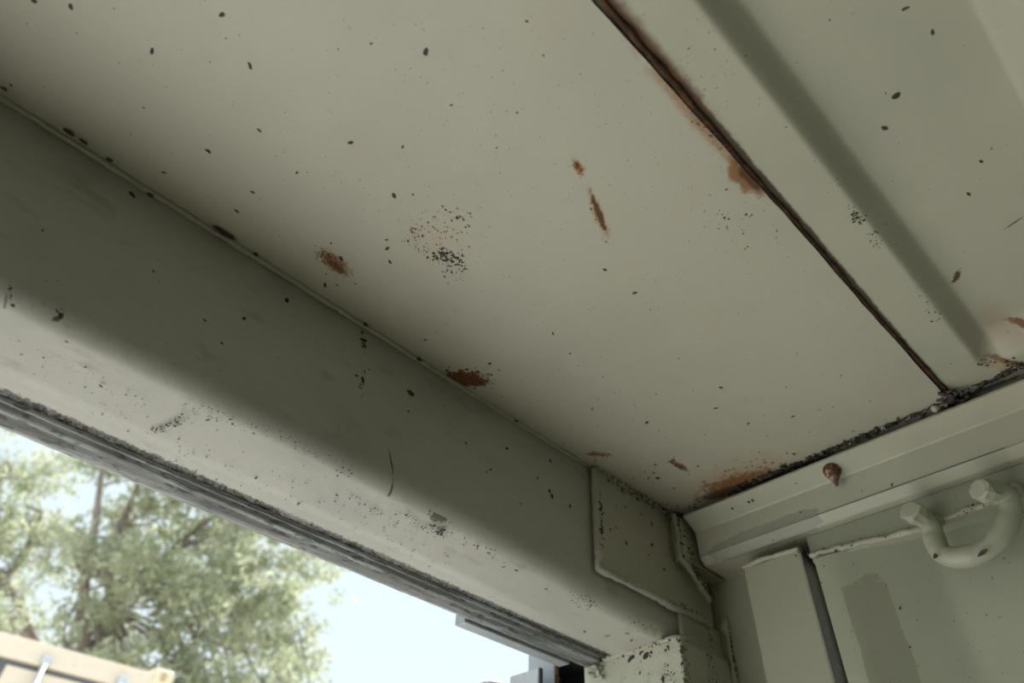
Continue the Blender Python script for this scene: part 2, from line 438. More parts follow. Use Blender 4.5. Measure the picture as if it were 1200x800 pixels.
for _ in range(90):
    px = R.uniform(0, 400); py = R.uniform(0, 300)
    p = on(2, zc, px, py)
    if p.y > .385: continue
    L = R.choice((.0003, .0004, .0006)); flake(b, p, DN, L, L * R.uniform(.4, .9), h=.0002)
flakes_line(b, 2, zc, DN, [(700, 558), (800, 598)], 34, .0022, .0022)
flakes_line(b, 2, zc, DN, [(800, 598), (830, 583)], 26, .002, .004)
flakes_line(b, 2, zc, DN, [(930, 545), (1110, 470)], 60, .002, .002)
cp = lambda px, py: on(2, zc, px, py)
for a in [((487, 275), 5, 9, 60, 46, 1, 4, 3), ((484, 268), 3, 4, 60, 20, 1, 4, 3), ((505, 297), 12, 3, 28, 34, 1, 5, 1), ((522, 301), 8, 5, 30, 90, 1, 6, 1), ((521, 297), 4, 4, 0, 40, 1, 6, 1), ((541, 310), 3, 11, 0, 60, 1, 4, 1), ((525, 318), 4, 5, 0, 18, 1, 5, 1), ((530, 250), 10, 5, 20, 22, 1, 6, 3), ((528, 270), 18, 12, 0, 50, 1, 4, 3), ((508, 262), 14, 6, 20, 24, 1, 3, 3),
          ((812, 130), 26, 5, 52, 46, 1, 4, 3), ((835, 160), 18, 4, 52, 40, 1, 4, 3), ((870, 265), 22, 16, 30, 40, 1, 4, 3), ((850, 250), 30, 20, 30, 30, 1, 3, 3), ((545, 444), 18, 6, 3, 110, 2, 8, 3), ((535, 445), 16, 4, 0, 50, 2, 9, 3), ((391, 307), 10, 5, 40, 70, 1, 4, 3), ((386, 302), 8, 4, 40, 40, 1, 5, 3), ((699, 250), 2, 16, -20, 40, 1, 5, 3), ((677, 195), 2, 6, -25, 18, 2, 6, 3), ((702, 532), 9, 3, 0, 24, 1, 5, 3), ((795, 545), 8, 3, 40, 24, 1, 6, 3),
          ((870, 555), 42, 8, -24, 120, 1, 5, 3), ((900, 545), 60, 18, -24, 60, 1, 4, 3), ((800, 480), 90, 50, 10, 60, 1, 3, 1), ((640, 430), 70, 60, 10, 40, 1, 3, 1)]:
    cluster(b, cp, DN, *a)
hp = obj('header_plate', b, [ceil_plate, dirt, seam_rust, rust_crumb], ceiling)
hp['label'] = 'flat plate with scattered rust patches and dirt specks'
b = bmesh.new()
pts = [(x, .0805 - (.003 * max(0, (x - .45) / .15) if x > .45 else 0), zs - .0006) for x in [XL + (.61 - XL) * i / 300 for i in range(301)]]
pts = [(x, y - .0006 + .0004 * math.sin(x * 30), z) for (x, y, z) in pts]
bead(b, pts, .0023, .006, .25, .2)
obj('lap_seam', b, seam_rust, ceiling)['label'] = 'dark rusty lap seam'
b = bmesh.new(); box(b, (XL - .05, YB - .05, .4302), (.76, .512, .4402)); obj('outer_skin', b, plain, ceiling)  # unseen slab added above the roof to stop sunlight leaking in
b = bmesh.new()                              # clotted sealant where the seam meets the rail
for _ in range(26):
    p = on(2, .398, R.gauss(1117, 9), R.gauss(466, 4)); tube(b, [p, p + Vector((R.uniform(-.006, .006), R.uniform(-.008, .008), R.uniform(-.002, .003)))], [R.uniform(.001, .0026), R.uniform(.0006, .002)], 6, .3)
for _ in range(170):
    t = R.random(); p = on(2, .3985, 850 + 265 * t, 577 - 109 * t) + Vector((R.gauss(.002, .0025), 0, 0))
    r_ = R.uniform(.0006, .0019); tube(b, [p, p + Vector((R.uniform(-.003, .003), R.uniform(-.006, .006), R.uniform(-.001, .001)))], [r_, r_ * .6], 6, .3)
for _ in range(60):
    t = R.random(); p = on(2, .4035, 1118 + 82 * t, 464 - 40 * t) + Vector((R.gauss(.003, .002), 0, 0))
    r_ = R.uniform(.0006, .0016); tube(b, [p, p + Vector((R.uniform(-.003, .003), R.uniform(-.008, .008), 0))], [r_, r_ * .6], 6, .3)
obj('sealant', b, sealant_m, ceiling)['label'] = 'crumbling dark sealant along the rail'
b = bmesh.new()
bmesh.ops.create_icosphere(b, subdivisions=2, radius=.0036, matrix=Matrix.Translation(on(2, .396, 1096, 479)))
for v in b.verts: v.co += Vector([R.uniform(-.0006, .0006) for _ in range(3)])
obj('sealant_lump', b, weld_m, ceiling, True)['label'] = 'pale lump of sealant'

# right wall: pressed sheet, the flat head strip over it, the cover strip and the recess by the post
def wx(y):
    def ss(t): t = max(0, min(1, t)); return t
    p = .30; t = (.2325 - y) % p
    if t < .080: return .636 + .024 * t / .080
    if t < .165: return .660
    if t < .245: return .660 - .024 * (t - .165) / .080
    return .636
b = bmesh.new()
ys = [.2495]; y = .2495
while y > YB: y -= .005 if y > -.6 else .02; ys.append(y)
prev = None
for y in ys:
    x = (wx(y) + wx(y - .004) + wx(y + .004)) / 3
    cur = [b.verts.new((x, y, z)) for z in (-2.0, -1.0, 0, .2, .3135)]
    if prev:
        for k in range(4):
            f = b.faces.new((prev[k], cur[k], cur[k + 1], prev[k + 1])); f.smooth = True
    prev = cur
NX = (-1, 0, 0)
for _ in range(60):
    y = R.uniform(-.05, .24); z = R.uniform(.15, .31)
    L = R.choice((.0004, .0006, .0009)); flake(b, (wx(y) - .0001, y, z), NX, L, L * .5, h=.0003)
for q in [(1050, 709, 5), (1110, 703, 3), (1062, 755, 4), (968, 665, 3), (965, 684, 4), (1000, 660, 3)]:
    p = on(0, .64, *q[:2]); p.x = wx(p.y) - .0001; flake(b, p, NX, q[2] * .00035, q[2] * .0002)
wall = obj('wall_right', b, [wall_m, dirt])
struct(wall, 'green-grey pressed steel side wall with darker touch-up paint patch', 'wall')
b = bmesh.new(); box(b, (.6405, YB, .3125), (.70, .253, .3400), .0006)
obj('head_strip', b, wall_m, wall)['label'] = 'darker flat strip along the top of the wall'
b = bmesh.new()
wl = [on(0, .6395, *p) for p in [(945, 641), (975, 636), (1010, 631), (1045, 628), (1074, 622), (1112, 604), (1160, 587)]]
wl += [Vector((.6395, y, .3135)) for y in (.05, .0, -.1, -.3, -1.0)]
wl = [Vector((p.x, p.y, .3135 + (p.z - .3135) * .45)) for p in wl]
bead(b, wl, .0026, .004, .3, .3)
for k in range(26):
    p = wl[0].lerp(wl[4], R.random()) if k < 16 else wl[5].lerp(wl[6], R.random())
    flake(b, p + Vector((-.0022, 0, R.uniform(-.003, .003))), NX, R.uniform(.0006, .0022), R.uniform(.0004, .0009))
obj('weld_bead', b, [weld_m, dirt], wall)
b = bmesh.new(); box(b, (.632, .2590, -2.0), (.674, .3225, .3265), .0028, 3)
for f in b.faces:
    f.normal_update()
    if abs(f.normal.y) > .8 and f.calc_center_median().y < .29: f.material_index = 1  # inner side face painted dark as the groove's shade
cs = obj('cover_strip', b, [strip_m, groove_shade_m], wall); cs['label'] = 'flat upright strip beside a dark groove'
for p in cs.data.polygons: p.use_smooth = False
b = bmesh.new(); box(b, (.674, .24, -2.0), (.70, .40, .41)); obj('recess_panel', b, [strip_m], wall)
b = bmesh.new(); box(b, (.660, .2480, -2.0), (.675, .262, .3300)); obj('groove_filler', b, groove_shade_m, wall)['label'] = 'dark grimy groove'
b = bmesh.new()
bead(b, [(.632, .3225, .326), (.631, .30, .3275), (.6315, .2595, .326)], .0022, .004, .25, .2)
for _ in range(22):
    flake(b, (R.uniform(.628, .634), R.gauss(.258, .006), R.gauss(.327, .003)), NX, R.uniform(.0006, .0018), R.uniform(.0005, .001))
obj('weld_bead', b, [weld_m, dirt], wall)

# ------------------------------------------------------------------ door header with its seal, corner plate and welds
def sag(x, y):                                # the bend tightens towards the corner
    t = max(0, min(1, (x - .28) / .30)); return .0115 * t * t * (3 - 2 * t) * max(0, min(1, (.4665 - y) / .0625))
hd = thing('door_header', (-.5, .45, .255), 'grey-green painted steel header beam crossing above the open doorway', 'beam')
prof = [(yh + .002, .4035), (yh, .398), (yh, .286)]
for k in range(1, 13):
    a = math.radians(80) * k / 12; prof.append((yh + .018 - .018 * math.cos(a), .286 - .018 * math.sin(a)))
prof += [(.44, .2602), (.4665, .2555), (.4675, .2625), (.499, .2625), (.505, .268), (.505, .4300), (.420, .4300), (.420, .4040)]
b = bmesh.new()
rg = prism(b, prof, 0, XL, .70, 260)
for v in b.verts:
    if v.co.z < .29 and v.co.y < .466: v.co.z -= sag(v.co.x, v.co.y)
for f in b.faces: f.smooth = len(f.verts) == 4
NY = (0, -1, 0)
flakes_px(b, 1, yh - .0002, NY, [(155, 228, 9), (336, 352, 7), (240, 375, 5), (286, 373, 5), (426, 398, 10), (425, 445, 8), (481, 460, 10), (546, 519, 4), (594, 525, 5), (575, 550, 5), (645, 540, 5), (644, 575, 5), (668, 593, 6), (647, 581, 6), (630, 560, 4), (570, 553, 3), (427, 405, 6), (418, 440, 5), (260, 402, 4), (180, 318, 3), (12, 338, 5), (15, 358, 5), (50, 270, 3), (520, 475, 3), (610, 590, 4)])
UN = (0, -.17, -.98)
def under(px, py):
    z = .26
    for _ in range(6):
        p = on(2, z, px, py); z = .2550 + max(0, min(.0705, .4665 - p.y)) * .18 - sag(p.x, p.y)
    return on(2, z - .0003, px, py)
def flakes_under(lst):
    for q in lst:
        p = under(q[0], q[1]); L = q[2] * p.dot(Vector((AX.z, AY.z, AZ.z))) / 797 * .6
        if .40 < p.y < .467: flake(b, p, UN, L, L * R.uniform(.3, .65))
flakes_under([(765, 741, 5), (712, 745, 7), (735, 742, 6), (740, 750, 5), (685, 740, 4), (730, 725, 5), (735, 722, 4), (717, 714, 6), (590, 664, 5), (605, 668, 5), (345, 505, 7), (640, 690, 4), (560, 640, 5), (240, 478, 4), (243, 492, 6), (395, 580, 4), (300, 560, 4), (350, 590, 5), (150, 505, 4), (118, 452, 5), (120, 485, 4), (100, 430, 4), (25, 415, 4), (78, 400, 4)])
for _ in range(160):
    p = under(R.uniform(0, 780), R.uniform(350, 770))
    if p.y < .408 or p.y > .465: continue
    L = R.choice((.0004, .0006, .0009)); flake(b, p, UN, L, L * R.uniform(.4, .8), h=.0003)
for _ in range(60):
    flake(b, (R.uniform(-.05, .57), yh - .0002, R.uniform(.285, .39)), NY, .0005, .0004, h=.0002)
hf = lambda px, py: on(1, yh - .0002, px, py)
for a in [((425, 445), 2.5, 12, 10, 26, 1, 4), ((426, 400), 2, 5, 0, 10, 2, 6), ((480, 465), 2, 6, 0, 8, 1, 5), ((70, 368), 3, 3, 0, 14, 2, 6), ((12, 345), 1, 8, 0, 12, 1, 4)]:
    cluster(b, hf, NY, *a)
for a in [((205, 494), 12, 3, -25, 60, 1, 5), ((195, 500), 14, 4, -25, 40, 1, 4), ((250, 480), 24, 5, 15, 46, 1, 3), ((270, 492), 30, 4, 22, 50, 1, 4), ((350, 520), 26, 4, 25, 46, 1, 4), ((395, 545), 20, 5, 28, 40, 1, 4), ((513, 622), 10, 3, 15, 60, 1, 6), ((490, 612), 24, 3, 28, 50, 1, 4), ((560, 640), 30, 3, 26, 30, 1, 4), ((440, 598), 26, 2, 28, 44, 1, 4), ((685, 700), 12, 3, 30, 50, 1, 4), ((680, 705), 9, 4, 30, 40, 1, 3), ((755, 735), 14, 3, 28, 50, 1, 4),
          ((110, 455), 60, 14, 22, 60, 1, 3), ((400, 590), 60, 10, 25, 60, 1, 3), ((250, 540), 60, 6, 26, 60, 1, 3), ((480, 640), 60, 8, 26, 50, 1, 3)]:
    cluster(b, under, UN, *a)
# grime along the joint with the seal
for _ in range(900):
    y = .4668 - abs(R.gauss(0, .0022)); x = R.uniform(-.06, .58); L = R.uniform(.0003, .0013)
    flake(b, (x, y, .2550 + (.4665 - y) * .18 - sag(x, y) - .0002), UN, L, L * R.uniform(.3, .8), h=.0003)
obj('beam', b, [header_m, dirt], hd)
b = bmesh.new()
bead(b, [(XL, yh - .0015, zc - .0012), (.462, yh - .0015, zc - .0012)], .0022, .006, .15, .15)
for (px, py, L, w) in [(81, 155, 14, .35), (98, 166, 10, .4), (128, 187, 8, .5), (176, 227, 9, .6), (263, 273, 26, .22), (300, 298, 7, .5), (428, 380, 7, .5), (455, 404, 8, .5), (491, 421, 6, .6), (5, 104, 8, .5), (605, 493, 5, .5)]:
    p = on(2, zc - .003, px, py); d = p.dot(Vector((AX.z, AY.z, AZ.z)))
    q = Vector((0, -.7, -.7))
    t = q.normalized().orthogonal().normalized(); al = Vector((1, 0, 0)); a = math.atan2(q.normalized().cross(t).dot(al), t.dot(al))
    flake(b, p, q, L * d / 797 * .6, L * d / 797 * .6 * w, a)
obj('weld_bead', b, [weld_m, dirt], hd)
# doubler plate welded on the face next to the corner
b = bmesh.new(); box(b, (.474, .3845, .289), (.665, yh + .001, .402), .0015)
flakes_px(b, 1, .3843, NY, [(733, 594, 4), (734, 636, 6), (764, 614, 6), (764, 638, 6), (715, 620, 4), (760, 650, 4), (778, 667, 5), (752, 602, 4), (722, 592, 3), (722, 618, 4)])
flakes_line(b, 1, .3843, NY, [(782, 600), (792, 660)], 34, .0018, .006)
flakes_line(b, 1, .3843, NY, [(704, 575), (706, 655)], 26, .0020, .0022)
flakes_line(b, 1, .3843, NY, [(712, 565), (796, 606)], 46, .0021, .0025)
dp = obj('doubler_plate', b, [plain, dirt], hd); dp['label'] = 'raised corner plate outlined by welds'
b = bmesh.new()
bead(b, [(.474, .3845, .398), (.4735, .3845, .340), (.4735, .3845, .288), (.55, .384, .2885), (.60, .384, .2885), (.655, .384, .289)], .0040, .005, .16, .12)
flakes_line(b, 1, .3803, NY, [(704, 575), (705, 640)], 16, .0022, .0012)
flakes_line(b, 1, .3803, NY, [(715, 672), (830, 728)], 14, .0016, .0020)
flakes_line(b, 1, .3803, NY, [(795, 707), (832, 727)], 16, .0020, .0020)
obj('weld_bead', b, [weld_m, dirt], dp)
b = bmesh.new()
bead(b, [(.478, .3835, .3995), (.61, .3825, .399)], .0034, .005, .25, .2)
for k in range(60):
    flake(b, (.48 + .13 * R.random(), .3805 - R.uniform(0, .0015), .3965 + R.uniform(-.003, .001)), (0, -.7, -.7), R.uniform(.0008, .0024), R.uniform(.0005, .0012))
obj('weld_bead', b, [weld_m, dirt], dp)
# rubber seal under the outer edge, three low ridges
sp = [(.4680, .2630), (.4682, .2560), (.4700, .2535), (.4715, .2535), (.4728, .2560), (.4742, .2562), (.4760, .2525), (.4800, .2512), (.4822, .2528), (.4838, .2528), (.4860, .2508), (.4930, .2505), (.4985, .2515), (.4995, .2560), (.4985, .2630)]
b = bmesh.new(); prism(b, sp, 0, XL, .583, 420, .00022)
for f in b.faces: f.smooth = len(f.verts) == 4
sl = obj('rubber_seal', b, rubber_m, hd); sl['label'] = 'scuffed grey rubber seal strip along the outer edge'
b = bmesh.new(); bead(b, [(XL, .4678, .2562), (.58, .4678, .2562)], .0016, .004, .35, .3)
obj('seal_lip', b, rubber_dark, sl)

# short bar under the header's outer edge
b = bmesh.new(); box(b, (.4128, .4998, .2486), (.560, .5150, .2622), .0012)
tag(obj('keeper_bar', b, blue_m, base=(.48, .51, .2462)), 'short blue-grey steel bar hung under the outer edge of the header', 'metal bar')

# ------------------------------------------------------------------ top side rail
rl = thing('top_side_rail', (.63, .1, .341), 'pale green-grey steel rail running along the top of the right wall', 'rail')
rp = [(.6025, .3895), (.6020, .3875), (.6215, .3772), (.6226, .3758), (.6245, .3502), (.6250, .3494), (.6236, .3488), (.6232, .3478), (.6312, .3412), (.6325, .3405), (.676, .3405), (.676, .41), (.66, .41), (.66, .3915), (.604, .3910)]
b = bmesh.new(); prism(b, rp, 1, .3655, YB, 1)
es = [e for e in b.edges if abs((e.verts[0].co - e.verts[1].co).y) > .1]
NR = Vector((-.46, 0, -.89))
for (px, py, L) in [(855, 580, 5), (878, 590, 5), (882, 586, 6), (930, 556, 3)]:
    p = on(0, .612, px, py); p.z = .3875 - (p.x - .602) * .53; flake(b, p - Vector((0, 0, .0004)), NR, L * .0004, L * .0003)
for q in [(1137, 509, 3), (938, 600, 4), (900, 640, 3), (860, 637, 3), (906, 633, 4), (1045, 568, 5), (1010, 575, 3), (1085, 530, 2)]:
    p = on(0, .6233, *q[:2]); flake(b, p, NX, q[2] * .0004, q[2] * .00018)
obj('rail_body', b, [rail_m, dirt], rl)
b = bmesh.new()                               # cracked old paint line in the notch
tube(b, [(.6238, y, .3488) for y in (.228, .2, .15, .1, .06)], .00045, 6, .2)
obj('crack', b, dark_m, rl)
b = bmesh.new(); box(b, (.6035, .3705, .3405), (.676, .3865, .3905), .0015)
flakes_line(b, 1, .3703, NY, [(803, 618), (812, 660)], 26, .0022, .004)
obj('end_plate', b, [plain, dirt], rl)
b = bmesh.new(); bead(b, [(.600, .376, .394), (.602, .376, .37), (.602, .376, .342), (.612, .374, .334), (.63, .375, .324), (.648, .376, .310)], .0034, .004, .3, .25)
for _ in range(46):
    t = R.random(); flake(b, (.600 + .012 * R.random(), .372 + R.uniform(-.001, .001), .335 + .06 * t), (-.5, -.8, 0), R.uniform(.0008, .0024), R.uniform(.0006, .0014))
for _ in range(26):
    t = R.random(); flake(b, (.612 + .036 * t, .3705, .334 - .024 * t + R.gauss(0, .002)), (-.3, -.8, -.3), R.uniform(.0008, .0022), R.uniform(.0006, .0012))
obj('weld_bead', b, [weld_m, dirt], rl)

# rusty screw poking down through the rail's flange
c = Vector((.6132, .1990, .3815))
sc_ = thing('screw', c, 'rusty screw tip poking down through the rail flange', 'screw')
def lathe(bm, c, d, prof, seg=18, jit=0):
    d = Vector(d).normalized(); u = d.orthogonal().normalized(); w = d.cross(u); rings = []
    for (r, h) in prof:
        rings.append([bm.verts.new(c + d * h + (u * math.cos(2 * math.pi * k / seg) + w * math.sin(2 * math.pi * k / seg)) * r * (1 + R.uniform(-jit, jit))) for k in range(seg)])
    for i in range(len(rings) - 1):
        for k in range(seg):
            f = bm.faces.new((rings[i][k], rings[i][(k + 1) % seg], rings[i + 1][(k + 1) % seg], rings[i + 1][k])); f.smooth = True
    bm.faces.new(rings[0]); bm.faces.new(rings[-1])
dd = (-.10, .02, -1)
b = bmesh.new(); lathe(b, c, dd, [(.0082, -.003), (.0084, .0008), (.0080, .0030), (.0060, .0060), (.0056, .0078), (.0040, .0092), (.0034, .0095)], 18, .05)
obj('collar', b, rust_m, sc_)
b = bmesh.new()
pr = [(.0036, .008)]
for k in range(7): pr += [(.0043 - k * .00030, .0095 + k * .0013), (.0031 - k * .00026, .0101 + k * .0013)]
pr.append((.0005, .0196)); lathe(b, c, dd, pr, 14, .04)
obj('threaded_tip', b, tip_m, sc_)['label'] = 'pale flaking threaded tip'

# ------------------------------------------------------------------ lashing ring
lr = thing('lashing_ring', (.63, .11, .273), 'thick painted U-shaped lashing ring on the right wall under the rail', 'lashing ring')
path = [(.6065, .1442, .3135), (.6175, .1420, .3128), (.6275, .1395, .3085), (.630, .1400, .2990), (.6285, .1408, .2885), (.6275, .1385, .2800), (.6265, .1305, .2738), (.6262, .1170, .2715), (.6265, .1060, .2735), (.6275, .0950, .2795), (.6290, .0850, .2895), (.6305, .0785, .3010), (.6290, .0772, .3105), (.6185, .0830, .3145), (.6075, .0885, .3125)]
b = bmesh.new()
sp_ = spline(path, 7); rr = [.0086 * (1 + .035 * math.sin(i * .31) + .02 * math.sin(i * .83)) for i in range(len(sp_))]
tube(b, sp_, rr, 20, .006)
flakes_px(b, 0, .6170, (-.8, 0, -.5), [(1096, 651, 6), (1152, 647, 13, .28), (1080, 606, 2)])
obj('bent_rod', b, [ring_m, dirt], lr)
for (p, q) in ((path[0], path[2]), (path[-1], path[-3])):
    b = bmesh.new()
    p = Vector(p); q = Vector(q); d = (p - q).normalized()
    tube(b, [p - d * .012, p - d * .005, p + d * .0015, p + d * .0028], [.0086, .0100, .0097, .0072], 9, .12)
    for f in b.faces: f.smooth = False
    obj('rod_end', b, ring_m, lr)
for y in (.139, .081):
    b = bmesh.new()
    for _ in range(7):
        s = Vector((.638, y + R.gauss(0, .006), .3135 + R.gauss(0, .003)))
        tube(b, [s, s + Vector((-.007, R.uniform(-.004, .004), R.uniform(-.004, .004)))], [.0042, .003], 8, .2)
    obj('weld_lump', b, weld_m, lr)

# ------------------------------------------------------------------ corner post and what stands outside it
pt = thing('corner_post', (.62, .45, -2.0), 'pale flaking corner post standing under the end of the header', 'post')
b = bmesh.new(); box(b, (.5855, .3785, -2.0), (.672, .5035, .2553), .0025, 3)
flakes_line(b, 0, .5853, NX, [(740, 765), (798, 752)], 26, .0022, .0045)
flakes_line(b, 0, .5853, NX, [(800, 755), (804, 800)], 40, .0022, .0022)
flakes_line(b, 0, .5853, NX, [(775, 790), (795, 795)], 60, .0009, .006)
flakes_px(b, 0, .5853, NX, [(739, 772, 10), (752, 762, 8), (757, 768, 9), (777, 796, 8), (790, 748, 6), (724, 770, 4), (750, 788, 4), (730, 768, 5)])
obj('post_body', b, [post_m, dirt], pt)
b = bmesh.new(); box(b, (.601, .3846, -2.0), (.6735, .3896, .2880), .0012)
flakes_line(b, 1, .3783, NY, [(828, 740), (838, 800)], 24, .0018, .003)
obj('inner_flange', b, [plain, dirt], pt)
b = bmesh.new(); bead(b, [(.586, .500, .2550), (.586, .45, .2560), (.586, .40, .2560), (.586, .3805, .2555), (.600, .3785, .258)], .0034, .004, .3, .25)
for _ in range(16):
    p = on(0, .584, R.gauss(695, 6), R.gauss(780, 6)); tube(b, [p, p + Vector((R.uniform(-.004, .002), R.uniform(-.006, .006), R.uniform(-.004, .004)))], [R.uniform(.0015, .0034), .0015], 7, .3)
for _ in range(30):
    flake(b, (.5825, R.uniform(.38, .50), .2555 + R.uniform(-.003, .002)), (-.8, 0, -.6), R.uniform(.0008, .0022), R.uniform(.0006, .0012))
obj('weld_bead', b, [weld_m, dirt], pt)
b = bmesh.new(); bead(b, [(.6735, .376, .30), (.6735, .376, .1), (.6735, .376, -.3)], .004, .006, .25, .2)
for _ in range(30): flake(b, (.671, .3725, R.uniform(.18, .29)), (-.7, -.7, 0), R.uniform(.0008, .002), R.uniform(.0006, .0012))
obj('weld_bead', b, [weld_m, dirt], pt)
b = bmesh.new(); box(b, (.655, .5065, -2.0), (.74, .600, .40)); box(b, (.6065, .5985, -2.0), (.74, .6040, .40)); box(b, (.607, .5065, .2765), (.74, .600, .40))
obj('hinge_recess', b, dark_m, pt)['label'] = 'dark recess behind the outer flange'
b = bmesh.new(); box(b, (.5990, .5590, -2.0), (.6060, .6020, .3050), .0025, 3)
fl = obj('outer_flange', b, blue_m, pt); fl['label'] = 'blue-grey outer flange with a rusty edge'
b = bmesh.new(); box(b, (.5995, .5570, -2.0), (.6058, .5592, .2740), .0008)
obj('rusty_edge', b, rust_m, fl)

hg = thing('hinge_plate', (.582, .59, .0), 'pale grey hinge plate with black scuffs outside the corner post', 'hinge')
b = bmesh.new(); box(b, (.579, .5645, -.30), (.584, .6105, .2632), .0012)
obj('plate', b, hinge_m, hg)
b = bmesh.new(); c = on(0, .572, 577, 796)
lathe(b, Vector((.572, c.y, -.30)), (0, 0, 1), [(.019, 0), (.019, .287 + c.z), (.0172, .293 + c.z), (.011, .298 + c.z), (.002, .3 + c.z)], 24)
obj('barrel', b, hinge_m, hg)
b = bmesh.new(); box(b, (.5792, .5622, -.30), (.5842, .5644, .2634), .0004)  # dark strip added to paint the shade of the gap beside the plate
obj('shim', b, dark_m, hg)
b = bmesh.new(); box(b, (.5842, .568, -.30), (.5988, .598, .20), .001)
obj('knuckle', b, hinge_m, hg)

# ------------------------------------------------------------------ outside: yard, dock, container, trees
gm = Mat('yard', (.47, .46, .43), .9).mottle(.6, (.38, .37, .345), .4, .7, .7).mottle(20, (.55, .54, .51), .5, .7, .5).bump(30, .02, .5).done()
b = bmesh.new(); box(b, (-60, -30, -2.45), (60, 70, -2.15))
struct(obj('ground', b, gm), 'sunlit gravel yard outside the doorway, below the picture', 'ground')
DY = 6.5
TOPZ = .279 * DY
b = bmesh.new(); box(b, (-40, DY - .5, -2.2), (50, 60, TOPZ - 2.60))
struct(obj('ground_bank', b, gm), 'raised bank that the tan container and trees stand on', 'ground')
tan = Mat('tan_paint', (.82, .71, .56), .5).mottle(3, (.86, .76, .61), .4, .7, .6).mottle(25, (.60, .47, .33), .6, .72, .4).bump(30, .004, .2).done()
pale = Mat('cast_paint', (.80, .70, .50), .5).mottle(20, (.86, .77, .57), .4, .7, .6).done()
galv = Mat('galvanised', (.62, .66, .68), .4, .3).mottle(30, (.5, .54, .56), .45, .65, .6).done()
gask = Mat('gasket', (.13, .14, .16), .7).mottle(20, (.18, .19, .21), .4, .7, .6).done()
X1 = .3395 * DY; X0 = X1 - 2.44; ZB = TOPZ - 2.59
cn = thing('shipping_container', ((X0 + X1) / 2, DY + 3, ZB), 'tan shipping container with locking rod on its doors below the trees', 'shipping container')
b = bmesh.new()
n = 240; prv = None                            # corrugated sides and roof
for side in (X0 + .02, X1 - .02):
    prv = None
    for i in range(n + 1):
        y = DY + .15 + 5.8 * i / n; t = (i % 12); off = .018 if t < 4 else (.0 if t in (4, 5, 10, 11) else -.018)
        cur = [b.verts.new((side + off, y, z)) for z in (ZB + .15, TOPZ - .1)]
        if prv: b.faces.new((prv[0], cur[0], cur[1], prv[1]))
        prv = cur
box(b, (X0 + .03, DY + .1, TOPZ - .06), (X1 - .03, DY + 6.0, TOPZ - .02)); box(b, (X0 + .03, DY + 5.95, ZB + .1), (X1 - .03, DY + 6.0, TOPZ - .03)); box(b, (X0 + .03, DY + .12, ZB + .05), (X1 - .03, DY + 6.0, ZB + .16))
obj('body', b, tan, cn)
for (n_, lo, hi) in (('top_rail', (X0 + .1, DY, TOPZ - .165), (X1 - .1, DY + .12, TOPZ - .012)), ('bottom_sill', (X0 + .1, DY, ZB), (X1 - .1, DY + .12, ZB + .13))):
    b = bmesh.new(); box(b, lo, hi, .008); obj(n_, b, tan, cn)
for sx in (X0, X1 - .15):
    b = bmesh.new(); box(b, (sx, DY, ZB + .1), (sx + .15, DY + .14, TOPZ - .1), .006); obj('corner_pillar', b, tan, cn)
b = bmesh.new(); box(b, (X0 + .14, DY + .052, ZB + .12), (X1 - .14, DY + .062, TOPZ - .15)); obj('gasket', b, gask, cn)
mid = (X0 + X1) / 2 - .02
for (a, c) in ((X0 + .17, mid - .028), (mid + .028, X1 - .17)):
    b = bmesh.new(); nn = 24; prv = None
    box(b, (a, DY + .03, ZB + .14), (c, DY + .06, TOPZ - .205), .006)
    dpan = obj('door_panel', b, tan, cn)
    for fx in (.22, .78):
        xx = a + (c - a) * fx
        b = bmesh.new(); tube(b, [(xx, DY - .02, ZB + .05), (xx, DY - .02, TOPZ - .10)], .021, 14)
        lb = obj('locking_rod', b, galv, cn)
        for z in (TOPZ - .13, TOPZ - .8, ZB + .7, ZB + .1):
            b = bmesh.new(); box(b, (xx - .04, DY - .05, z - .03), (xx + .04, DY + .03, z + .03), .008); obj('rod_bracket', b, galv, lb)
for sx in (X0 - .003, X1 - .175):
    for sz in (ZB - .003, TOPZ - .088):
        b = bmesh.new()
        # corner fitting: solid box, a darker oval disc paints its shaded hole
        box(b, (sx, DY - .012, sz), (sx + .178, DY + .17, sz + .122), .012, 3)
        cc = obj('corner_casting', b, pale, cn)
        b = bmesh.new(); lathe(b, Vector((sx + .089, DY - .0135, sz + .062)), (0, 1, 0), [(.034, 0), (.034, .01), (.026, .012), (.002, .012)], 20)
        for v in b.verts: v.co.x = sx + .089 + (v.co.x - sx - .089) * .8; v.co.z = sz + .062 + (v.co.z - sz - .062) * 1.1
        obj('lug_hole', b, Mat('lug_' + str(len(bpy.data.materials)), (.55, .40, .22), .7).done(), cc)

leaf = Mat('leaf', (.42, .46, .31), .6)  # greens lightened so the colour carries the haze and glare
leaf.mottle(.9, (.50, .52, .37), .4, .65, .8).mottle(3, (.34, .38, .26), .5, .7, .6)
leaf.b.inputs['Transmission Weight'].default_value = 0
tr = leaf.nt.nodes.new('ShaderNodeBsdfTranslucent'); mx = leaf.nt.nodes.new('ShaderNodeMixShader'); mx.inputs[0].default_value = .45
leaf_m = leaf.done(); lk(leaf.nt, leaf.col, tr.inputs[0])
lk(leaf.nt, leaf.b.outputs[0], mx.inputs[1]); lk(leaf.nt, tr.outputs[0], mx.inputs[2]); lk(leaf.nt, mx.outputs[0], leaf.out.inputs[0])
bark = Mat('bark', (.30, .25, .215), .9).mottle(6, (.20, .165, .14), .4, .65, .8, 5, (1, 1, .2)).bump(12, .03, .8).done()  # bark lightened as well, haze put into the colour
GZ = TOPZ - 2.60
rng = np.random.default_rng(11)
